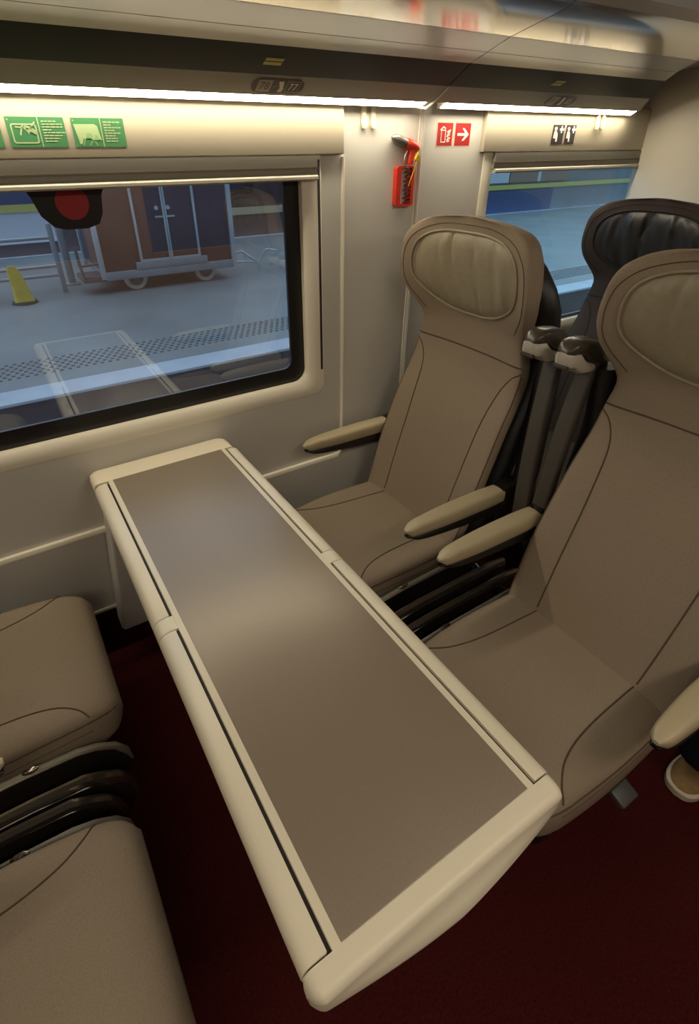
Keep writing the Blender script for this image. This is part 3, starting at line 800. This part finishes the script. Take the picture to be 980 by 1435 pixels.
    bm = nb(); loft(bm, [rr, [(x, y, z + .0115) for x, y, z in rr], [(-.21 + (x + .21) * .8, yi + (y - yi) * .8, z + .0135) for x, y, z in rr]]); obj('oval_button', bm, mats['rim'], sp)
    yi2 = inner * .325
    o = side(0, 0, .385, -.385, .16, .14)
    bm = nb(); prism(bm, o, 'y', yi2 - .014, yi2 + .014, .005); fb = obj('frame_beam', bm, mats['gloss'], root)
    bm = nb(); tube(bm, [(a, yi2 - inner * .002, z + .002) for a, z in reversed(o[1:9])], .0125, 8); obj('beam_rim', bm, mats['rim'], fb)
    bm = nb(); tube(bm, [(.10, inner * .20, .33), (.10, inner * .26, .33), (.09, inner * .335, .33)], .02, 10); obj('cross_tube', bm, mats['gloss'], root)
    # ---- armrests
    armrest(root, inner * .285, mats); armrest(root, -inner * .280, mats)
    # ---- shoulder grip and column on the inner side
    st, sb = col_top, col_bot
    bm = nb(); rings = []
    for k in range(15):
        t = k / 14; a = lerp(.215, .135, t); z = lerp(1.085, .585, t) ; a -= .012 * math.sin(PI * t); s_ = lerp(st, sb, t)
        rings.append([(a + y_, s_ + x_, z) for x_, y_ in rrect(-.024, .024, -.014, .014, .008, 3)])
    loft(bm, rings); colm = obj('shoulder_column', bm, mats['column'], root)
    bm = nb()
    for k, (a0, z0) in enumerate(((.20, 1.05),)):
        pts = [(.245, st - inner * .03, 1.07), (.262, st - inner * .04, .9), (.22, (st + sb) / 2 - inner * .04, .72), (.17, sb - inner * .04, .52)]
        tube(bm, [Vector(p) for p in pts], [.03, .036, .036, .03], 10)
    obj('column_backing', bm, mats['shell'], colm)
    bm = nb(); rings = []
    for k in range(17):
        t = k / 16; a = lerp(.095, .262, t)
        w = interp([(0, .012), (.06, .024), (.2, .029), (.7, .028), (1, .022)], t)
        zt = interp([(0, 1.128), (.06, 1.142), (.2, 1.152), (.55, 1.146), (.8, 1.122), (1, 1.075)], t)
        zb = interp([(0, 1.118), (.3, 1.114), (.5, 1.095), (.75, 1.07), (1, 1.045)], t)
        hh, zc = (zt - zb) / 2, (zt + zb) / 2
        rings.append([(a, st + w * sgnpow(math.cos(2*PI*j/18), .6), zc + hh * sgnpow(math.sin(2*PI*j/18), .6)) for j in range(18)])
    loft(bm, rings); gr = obj('grip_handle', bm, mats['grip'], root)
    bm = nb(); rings = []
    for k in range(13):
        t = k / 12; a = lerp(.093, .222, t)
        w = interp([(0, .012), (.06, .023), (.25, .0285), (.8, .027), (1, .018)], t)
        zt = interp([(0, 1.124), (.3, 1.122), (.45, 1.106), (.6, 1.092), (.85, 1.082), (1, 1.066)], t)
        zb = interp([(0, 1.096), (.1, 1.085), (.28, 1.082), (.36, 1.069), (.5, 1.063), (.85, 1.060), (1, 1.058)], t)
        hh, zc = (zt - zb) / 2, (zt + zb) / 2
        rings.append([(a, st + w * sgnpow(math.cos(2*PI*j/18), .5), zc + hh * sgnpow(math.sin(2*PI*j/18), .5)) for j in range(18)])
    loft(bm, rings); obj('grip_underside', bm, mats['gripw'], gr)
    bm = nb(); box(bm, .092, .118, st - .019, st + .019, 1.084, 1.0935, .002); obj('grip_slot', bm, mats['grip'], gr)
    # ---- recline lever on the outer side
    if outer_lever:
        so = -inner
        bm = nb(); box(bm, -.028, .028, 0, .040, -.008, .008, .004)
        for v in bm.verts: v.co.y *= so
        lv = obj('recline_lever', bm, mats['lever'], root, loc=(-.135, so * .236, .315))
        lv.rotation_euler = (so * -.35, 0, 0)
    # small strap and clip under the front corner
    bm = nb(); box(bm, -.372, -.335, inner * -.18 - .012, inner * -.18 + .012, .275, .312, .006); obj('cover_clip', bm, mats['shell'], root)
    return root

MA_ = dict(MAT)
MB_ = dict(MAT, fabric=MAT['fabric_b'], seam=MAT['seam_b'], leather=MAT['leather_b'], arm=MAT['leather_b'], gripw=MAT['grip'])
YW, YA = 1.125, .42
s_win = make_seat('train_seat', (1.0, YW, 0), 0, -1, MA_, 'beige train seat by the window at far side of the table, facing left', -.305, -.365, 'beige seats around the table', 3)
s_ais = make_seat('train_seat', (1.0, YA, 0), 0, 1, MA_, 'beige train seat by the aisle on the right, nearest to the camera', .300, .285, 'beige seats around the table', 8)
s_blk = make_seat('train_seat', (1.0 + .93, YW + .005, 0), 0, -1, MB_, 'black train seat with dark leather headrest in the row behind', -.305, -.340, 'black seats in the next row', 5)

def copy_tree(o, parent=None):
    c = o.copy(); COL.objects.link(c)
    if parent is not None: c.parent = parent
    for ch in list(o.children): copy_tree(ch, c)
    return c
LX = 2 * TX - 1.0
l_win = copy_tree(s_ais); l_win.location = (LX - .02, YW - .005, 0); l_win.rotation_euler = (0, 0, PI); l_win['label'] = 'beige train seat by the window at left, upper of two at the left edge'
l_ais = copy_tree(s_win); l_ais.location = (LX - .055, YA + .015, 0); l_ais.rotation_euler = (0, 0, PI); l_ais['label'] = 'beige train seat by the aisle at the bottom left corner'
for st, da in ((l_win, .075), (l_ais, -.012)):
    for ch in st.children:
        if ch.name.split('.')[0] == 'armrest': ch.location.x += da
        if st is l_ais and ch.name.split('.')[0] in ('shoulder_column', 'grip_handle'): ch.location.y += .06

# ------------------------------------------------------------------ person standing in the aisle (only the shoe and trouser hem reach the frame)
person = empty('person', (1.42, .03, 0), PI, 'person in dark trousers and tan shoes standing in the aisle behind the seats', 'person')
def skin_obj(name, verts, edges, radii, mat, parent, sub=2, root=0):
    me = bpy.data.meshes.new(name); me.from_pydata(verts, edges, []); o = bpy.data.objects.new(name, me); COL.objects.link(o); o.parent = parent
    sk = o.modifiers.new('skin', 'SKIN'); ss = o.modifiers.new('sub', 'SUBSURF'); ss.levels = ss.render_levels = sub
    for i, r in enumerate(radii):
        d = me.skin_vertices[0].data[i]; d.radius = r if isinstance(r, tuple) else (r, r); d.use_root = (i == root)
    dg = bpy.context.evaluated_depsgraph_get(); m2 = bpy.data.meshes.new_from_object(o.evaluated_get(dg))
    o.modifiers.clear(); o.data = m2; m2.name = name; m2.materials.clear(); m2.materials.append(mat)
    m2.polygons.foreach_set('use_smooth', [True] * len(m2.polygons)); return o
# local frame: +x forward (world -x), +y = world -y
V = [(0, 0, .93), (0, .09, .86), (.02, .10, .50), (.045, .10, .14), (.05, .10, .085), (0, -.09, .86), (.10, -.10, .50), (.13, -.10, .15), (.135, -.10, .085), (-.01, 0, 1.04)]
Ed = [(0, 1), (1, 2), (2, 3), (3, 4), (0, 5), (5, 6), (6, 7), (7, 8), (0, 9)]
skin_obj('trousers', V, Ed, [(.13, .10), .088, .070, .066, .068, .088, .076, .078, .084, (.14, .10)], MAT['denim'], person)
V = [(-.01, 0, 1.02), (-.01, 0, 1.22), (-.02, 0, 1.40), (-.01, 0, 1.47), (-.02, .18, 1.40), (-.04, .23, 1.14), (.03, .23, .92), (-.02, -.18, 1.40), (-.04, -.23, 1.14), (.03, -.23, .92)]
Ed = [(0, 1), (1, 2), (2, 3), (2, 4), (4, 5), (5, 6), (2, 7), (7, 8), (8, 9)]
skin_obj('jacket', V, Ed, [(.15, .11), (.15, .115), (.13, .10), (.06, .06), .062, .05, .042, .062, .05, .042], MAT['jacket'], person)
V = [(-.01, 0, 1.45), (0, 0, 1.53), (.0, 0, 1.60), (.005, 0, 1.68), (.0, 0, 1.74), (.075, 0, 1.585), (.095, 0, 1.625)]
bd = skin_obj('body', V, [(0, 1), (1, 2), (2, 3), (3, 4), (2, 5), (2, 6)], [.052, .052, (.085, .072), (.098, .078), (.06, .05), (.03, .04), (.010, .012)], MAT['skin'], person)
V = [(-.03, 0, 1.70), (-.01, 0, 1.755), (.05, 0, 1.765)]
skin_obj('hair', V, [(0, 1), (1, 2)], [(.088, .088), (.085, .08), (.05, .06)], MAT['hair'], person)
for sy in (-1, 1):
    for k in range(5):
        dx = [.02, .012, .0, -.012, .035][k]; L = [.065, .072, .068, .052, .045][k]
        x0 = .035 + (dx if k < 4 else .03); y0 = sy * (.235 if k < 4 else .222)
        vs = [(.03, sy * .23, .90), (x0, y0, .845 if k < 4 else .87), (x0 + .006, y0 - sy * .004, .845 - L * .5 if k < 4 else .84), (x0 + .012, y0 - sy * .014, .845 - L if k < 4 else .815)]
        skin_obj('finger' if k < 4 else 'thumb', vs, [(0, 1), (1, 2), (2, 3)], [.022, .0095, .0085, .007], MAT['skin'], bd, 1)
def shoe(sy, dx):
    sh = empty('shoe', (dx, sy * .10, 0)); sh.parent = person
    def sole_out(off): 
        P = [(-.075, 0), (-.07, .026), (-.03, .036), (.04, .036), (.11, .046), (.165, .044), (.200, .026), (.210, 0)]
        q = [(x + (off if x > .1 else -off if x < -.05 else 0) * .8, y + (off if y > 0 else 0)) for x, y in P]
        f = smooth_pts(q, 24); f = [(p.x, p.y) for p in f]
        return f + [(x, -y) for x, y in reversed(f[1:-1])]
    bm = nb(); loft(bm, [[(x, y, 0.0) for x, y in sole_out(-.002)], [(x, y, .004) for x, y in sole_out(.003)], [(x, y, .024) for x, y in sole_out(.004)], [(x, y, .028) for x, y in sole_out(.0)]])
    obj('sole', bm, MAT['sole'], sh)
    bm = nb(); rings = []
    base = sole_out(-.002)
    for k in range(9):
        t = k / 8; z = lerp(.026, .098, t)
        rg = []
        for x, y in base:
            xx = -.072 + (x + .072) * (1 - .62 * t ** 1.35) if x > -.02 else x * (1 - .1 * t)
            top = .030 + .07 * max(0, 1 - max(0, xx - .02) / .175) ** .8 if xx > .02 else .1
            rg.append((xx, y * (1 - .22 * t), z))
        rings.append(rg)
    loft(bm, rings); obj('upper', bm, MAT['suede'], sh, angle=60)
    bm = nb()
    for j in range(4):
        a = .085 - j * .022; z = .058 + j * .011
        tube(bm, [(a, -.024, z - .004), (a + .004, 0, z + .004), (a, .024, z - .004)], .003, 6)
    obj('laces', bm, MAT['sole'], sh)
shoe(-1, 0.012); shoe(1, .02)

# ------------------------------------------------------------------ outside
ZP = -.06
bm = nb(); box(bm, -14, 34, 4.52, 11.05, ZP - .12, ZP); tag(obj('platform', bm, MAT['platform'], smooth=False), kind='structure')
bm = nb(); box(bm, -14, 34, 4.24, 4.52, ZP - .02, ZP + .004, .004); tag(obj('platform_edge', bm, MAT['edge']), kind='structure')
bm = nb(); box(bm, -14, 34, 4.26, 4.6, -1.3, ZP - .02); tag(obj('platform_wall', bm, MAT['face'], smooth=False), kind='structure')
bm = nb(); box(bm, -14, 34, 1.65, 4.36, -1.35, -1.28); tag(obj('track_bed', bm, MAT['ballast'], smooth=False), kind='structure')
bm = nb()
for k in range(200):
    for j in range(7):
        x = -2.5 + k * .066 + (.033 if j % 2 else 0); y = 4.80 + j * .062
        box(bm, x - .014, x + .014, y - .014, y + .014, ZP, ZP + .006)
tag(obj('tactile_studs', bm, MAT['tactile'], smooth=False), 'rows of raised tactile studs along the platform edge', 'paving', kind='stuff')
bm = nb()
for y in (2.2, 3.64): box(bm, -14, 34, y - .035, y + .035, -1.25, -1.1)
for k in range(2): pass
o = obj('track_rails', bm, MAT['rail'], smooth=False); tag(o, kind='structure')
bm = nb(); box(bm, -14, 34, 11.02, 11.12, ZP - .1, ZP + .006); tag(obj('platform_back_edge', bm, MAT['edge'], smooth=False), kind='structure')
bm = nb(); box(bm, -14, 34, 11.12, 13.5, -1.4, -1.3); tag(obj('back_track_bed', bm, MAT['ballast'], smooth=False), kind='structure')

# baggage trailer on the platform
TYF, TYB = 7.40, 8.60
tr = empty('baggage_trailer', (2.09, 7.4, ZP), 0, 'maroon sided baggage trailer with silver posts parked on the platform', 'trailer')
TO = Vector((2.09, 7.4, ZP))
def tadd2(name, bm, mat, parent=tr, **k):
    for v in bm.verts: v.co -= TO
    return obj(name, bm, mat, parent, **k)
bm = nb(); box(bm, 1.22, 2.96, TYF - .03, TYB, .10, .20, .01); box(bm, 1.62, 2.58, TYF - .035, TYF, .20, .29, .006); tadd2('chassis', bm, MAT['chassis'])
bm = nb(); box(bm, 1.21, 2.97, TYF + .01, TYB, .20, 1.70); tadd2('body', bm, MAT['trolley'], smooth=False)
bm = nb(); box(bm, 1.19, 2.99, TYF - .03, TYB + .02, 1.70, 1.76, .01); tadd2('roof', bm, MAT['alu'])
for x in (1.20, 2.975):
    for y in (TYF - .005, TYB):
        bm = nb(); box(bm, x - .03, x + .03, y - .03, y + .03, .12, 1.74, .006); tadd2('post', bm, MAT['alu'])
for (xa, xb) in ((1.70, 2.08), (2.10, 2.48)):
    bm = nb(); box(bm, xa, xb, TYF - .018, TYF + .012, .30, 1.66, .004); d = tadd2('door', bm, MAT['trolley'])
    bm = nb()
    for x in (xa, xb): box(bm, x - .016, x + .016, TYF - .028, TYF, .29, 1.67, .003)
    box(bm, xa, xb, TYF - .026, TYF, .285, .315, .003); tadd2('door_frame', bm, MAT['alu'], d)
    hx = xb - .07 if xa < 2 else xa + .06
    bm = nb(); box(bm, hx - .05, hx + .05, TYF - .045, TYF - .018, .79, .81, .003); cyl(bm, (hx - .02, TYF - .04, .90), (hx - .02, TYF - .018, .90), .025, 12); tadd2('latch', bm, MAT['alu'], d)
for x in (1.60, 2.56):
    for y in (TYF + .08, TYB - .12):
        w = empty('wheel', (x - TO.x, y - TO.y, .151)); w.parent = tr
        bm = nb(); prof = [(.098, -.03), (.14, -.035), (.15, -.02), (.15, .02), (.14, .035), (.098, .03)]
        rings = [[(r_ * math.cos(2*PI*k/28), yy, r_ * math.sin(2*PI*k/28)) for r_, yy in prof] for k in range(28)]; rings.append(rings[0])
        R_ = [[bm.verts.new(p) for p in rg] for rg in rings[:-1]]
        for k in range(28):
            A, B = R_[k], R_[(k+1) % 28]
            for j in range(6): bm.faces.new((A[j], A[(j+1) % 6], B[(j+1) % 6], B[j]))
        obj('tyre', bm, MAT['tyre'], w)
        bm = nb(); cyl(bm, (0, -.022, 0), (0, .022, 0), .101, 20); cyl(bm, (0, -.036, 0), (0, .03, 0), .026, 12); obj('hub', bm, MAT['hub'], w)
        bm = nb(); box(bm, -.03, .03, -.02, .06, .0, .06); obj('fork', bm, MAT['hub'], w)
bm = nb(); tube(bm, [(2.97, TYF + .1, .24), (3.12, TYF + .05, .28), (3.34, TYF, .12), (3.37, TYF, .0)], .018, 8); tube(bm, [(2.97, TYF + .1, .14), (3.2, TYF + .05, .13), (3.36, TYF, .11)], .014, 8)
tube(bm, [(3.36, TYF, .10), (3.46, TYF, .26), (3.50, TYF, .28), (3.66, TYF, .25)], .016, 8); tadd2('tow_bar', bm, MAT['alu'])
bm = nb(); box(bm, .95, 1.22, TYF - .02, TYF + .5, .10, .15, .01); tube(bm, [(.94, TYF, .52), (.95, TYF, .30), (.97, TYF, .16), (1.2, TYF, .14)], .02, 8); tube(bm, [(.96, TYF, .30), (1.22, TYF, .32)], .014, 8); tadd2('hitch', bm, MAT['hub'])

# yellow buffer marker and rail barrier
cn = empty('yellow_marker', (.25, 7.5, ZP), 0, 'small yellow curved bollard on a dark base standing before the barrier', 'bollard')
bm = nb(); cyl(bm, (0, 0, 0), (0, 0, .03), .15, 20, .13); obj('base', bm, MAT['rubberg'], cn)
bm = nb(); loft(bm, [[(x * w + ox, y * d, z) for x, y in rrect(-1, 1, -1, 1, .3, 3)] for (w, d, z, ox) in ((.11, .09, .03, 0), (.10, .08, .06, 0), (.085, .05, .2, -.01), (.07, .03, .33, -.025), (.055, .025, .40, -.035), (.03, .02, .43, -.04))]); obj('fin', bm, MAT['coney'], cn)
ba = empty('platform_barrier', (.0, 7.85, ZP), 0, 'grey steel rail barrier on the platform left of the trailer', 'barrier')
for z in (.22, .33, .66):
    bm = nb(); cyl(bm, (-2.6, 0, z), (.76, 0, z), .022, 10); obj('rail', bm, MAT['galv'], ba)
for x in (.76, -.9, -2.55):
    bm = nb(); box(bm, x - .03, x + .03, -.03, .03, 0, .82, .006); obj('post', bm, MAT['galv'], ba)
for (x, y) in ((.92, 8.3),):
    po = empty('steel_post', (x, y, ZP), 0, 'grey steel post standing behind the end of the barrier', 'post')
    bm = nb(); box(bm, -.045, .045, -.045, .045, 0, 1.5, .008); obj('shaft', bm, MAT['galv'], po)
    bm = nb(); box(bm, -.09, .09, -.09, .09, 0, .02, .004); obj('foot_plate', bm, MAT['galv'], po)

bm = nb(); box(bm, -14, 34, -4.2, -4.0, -1.3, 14); tag(obj('added_backdrop_wall', bm, MAT['backdrop'], smooth=False), kind='structure')  # unseen wall, added so the opposite windows look and reflect dark
# trains standing beyond the platform
def carriage(x0, x1, label, spec):
    r = empty('railway_carriage', ((x0 + x1) / 2, 11.5, -1.0), 0, label, 'train', 'carriages standing beyond the platform')
    O = Vector(r.location)
    def add(name, b, mat, bev=0.0):
        bm = nb(); box(bm, *b, bev)
        for v in bm.verts: v.co -= O
        return obj(name, bm, mat, r, smooth=bev > 0)
    for it in spec: add(*it)
    return r
carriage(-9, 9.6, 'dark maroon railway carriage with beige waistline seen behind the trailer', [
    ('body', (-9, 9.6, 11.5, 14, -.75, 2.6), MAT['coach']),
    ('waist_stripe', (1.4, 9.55, 11.47, 11.51, .32, .46), MAT['stripew']),
    ('livery_panel', (-9, 1.2, 11.46, 11.51, .1, 1.5), MAT['coachw']),
    ('livery_panel', (-9, 1.25, 11.45, 11.50, .72, 1.5), MAT['coachblue']),
    ('livery_stripe', (-9, 1.22, 11.44, 11.49, .60, .72), MAT['stripe']),
    ('window', (1.6, 3.2, 11.46, 11.51, .75, 1.6), MAT['coachglass']), ('window', (3.6, 5.2, 11.46, 11.51, .75, 1.6), MAT['coachglass']), ('window', (5.9, 8.2, 11.46, 11.51, .62, 1.6), MAT['coachglass']),
    ('bogie', (4.4, 6.6, 11.6, 13.8, -1.25, -.6), MAT['rubberg']), ('bogie', (-6, -4, 11.6, 13.8, -1.25, -.6), MAT['rubberg'])])
carriage(10.2, 31, 'blue grey railway carriage with yellow waistline seen through the second window', [
    ('body', (10.2, 31, 11.5, 14, -.75, 2.8), MAT['coachgrey']),
    ('waist_stripe', (10.2, 31, 11.46, 11.51, .49, .60), MAT['stripe']),
    ('skirt', (10.2, 15, 11.47, 11.52, -.3, .46), MAT['coachblue']),
    ('white_door', (12.0, 13.0, 11.46, 11.51, .66, 1.9), MAT['coachw']),
    ('brown_panel', (13.05, 15.6, 11.46, 11.51, .66, 1.9), MAT['coachbr']),
    ('door_frame', (14.2, 14.32, 11.45, 11.50, .66, 1.9), MAT['coachw']),
    ('window', (16.4, 30, 11.46, 11.51, .9, 1.9), MAT['coachglass']),
    ('bogie', (12.4, 14.6, 11.6, 13.8, -1.25, -.6), MAT['rubberg']), ('bogie', (26, 28, 11.6, 13.8, -1.25, -.6), MAT['rubberg'])])

# ------------------------------------------------------------------ light
w = bpy.data.worlds.new('station_daylight'); scene.world = w; w.use_nodes = True
bg = w.node_tree.nodes['Background']; bg.inputs['Color'].default_value = (0.62, 0.78, 1.0, 1); bg.inputs['Strength'].default_value = 1.32

def area(name, loc, size, power, col, rot=(0, 0, 0), spread=PI):
    l = bpy.data.lights.new(name, 'AREA'); l.shape = 'RECTANGLE'; l.size, l.size_y = size; l.energy = power; l.color = col; l.spread = spread
    o = bpy.data.objects.new(name, l); COL.objects.link(o); o.location = loc; o.rotation_euler = rot; return o
# ceiling luminaires along the coach
for k, x in enumerate((-2.0, -.6, .8, 2.2)):
    lp = empty('ceiling_light', (x, -.55, ZC), 0, 'long warm ceiling light panel above the aisle', 'ceiling light', 'ceiling lights above the aisle')
    bm = nb(); box(bm, -.5, .5, -.10, .10, -.02, 0, .004); obj('housing', bm, MAT['rack_gloss'], lp)
    bm = nb(); box(bm, -.48, .48, -.085, .085, -.024, -.018); obj('diffuser', bm, MAT['lamp'], lp, smooth=False)

scene.view_settings.view_transform = 'Standard'
scene.view_settings.look = 'None'
scene.view_settings.exposure = 0.16
scene.view_settings.gamma = 1.0
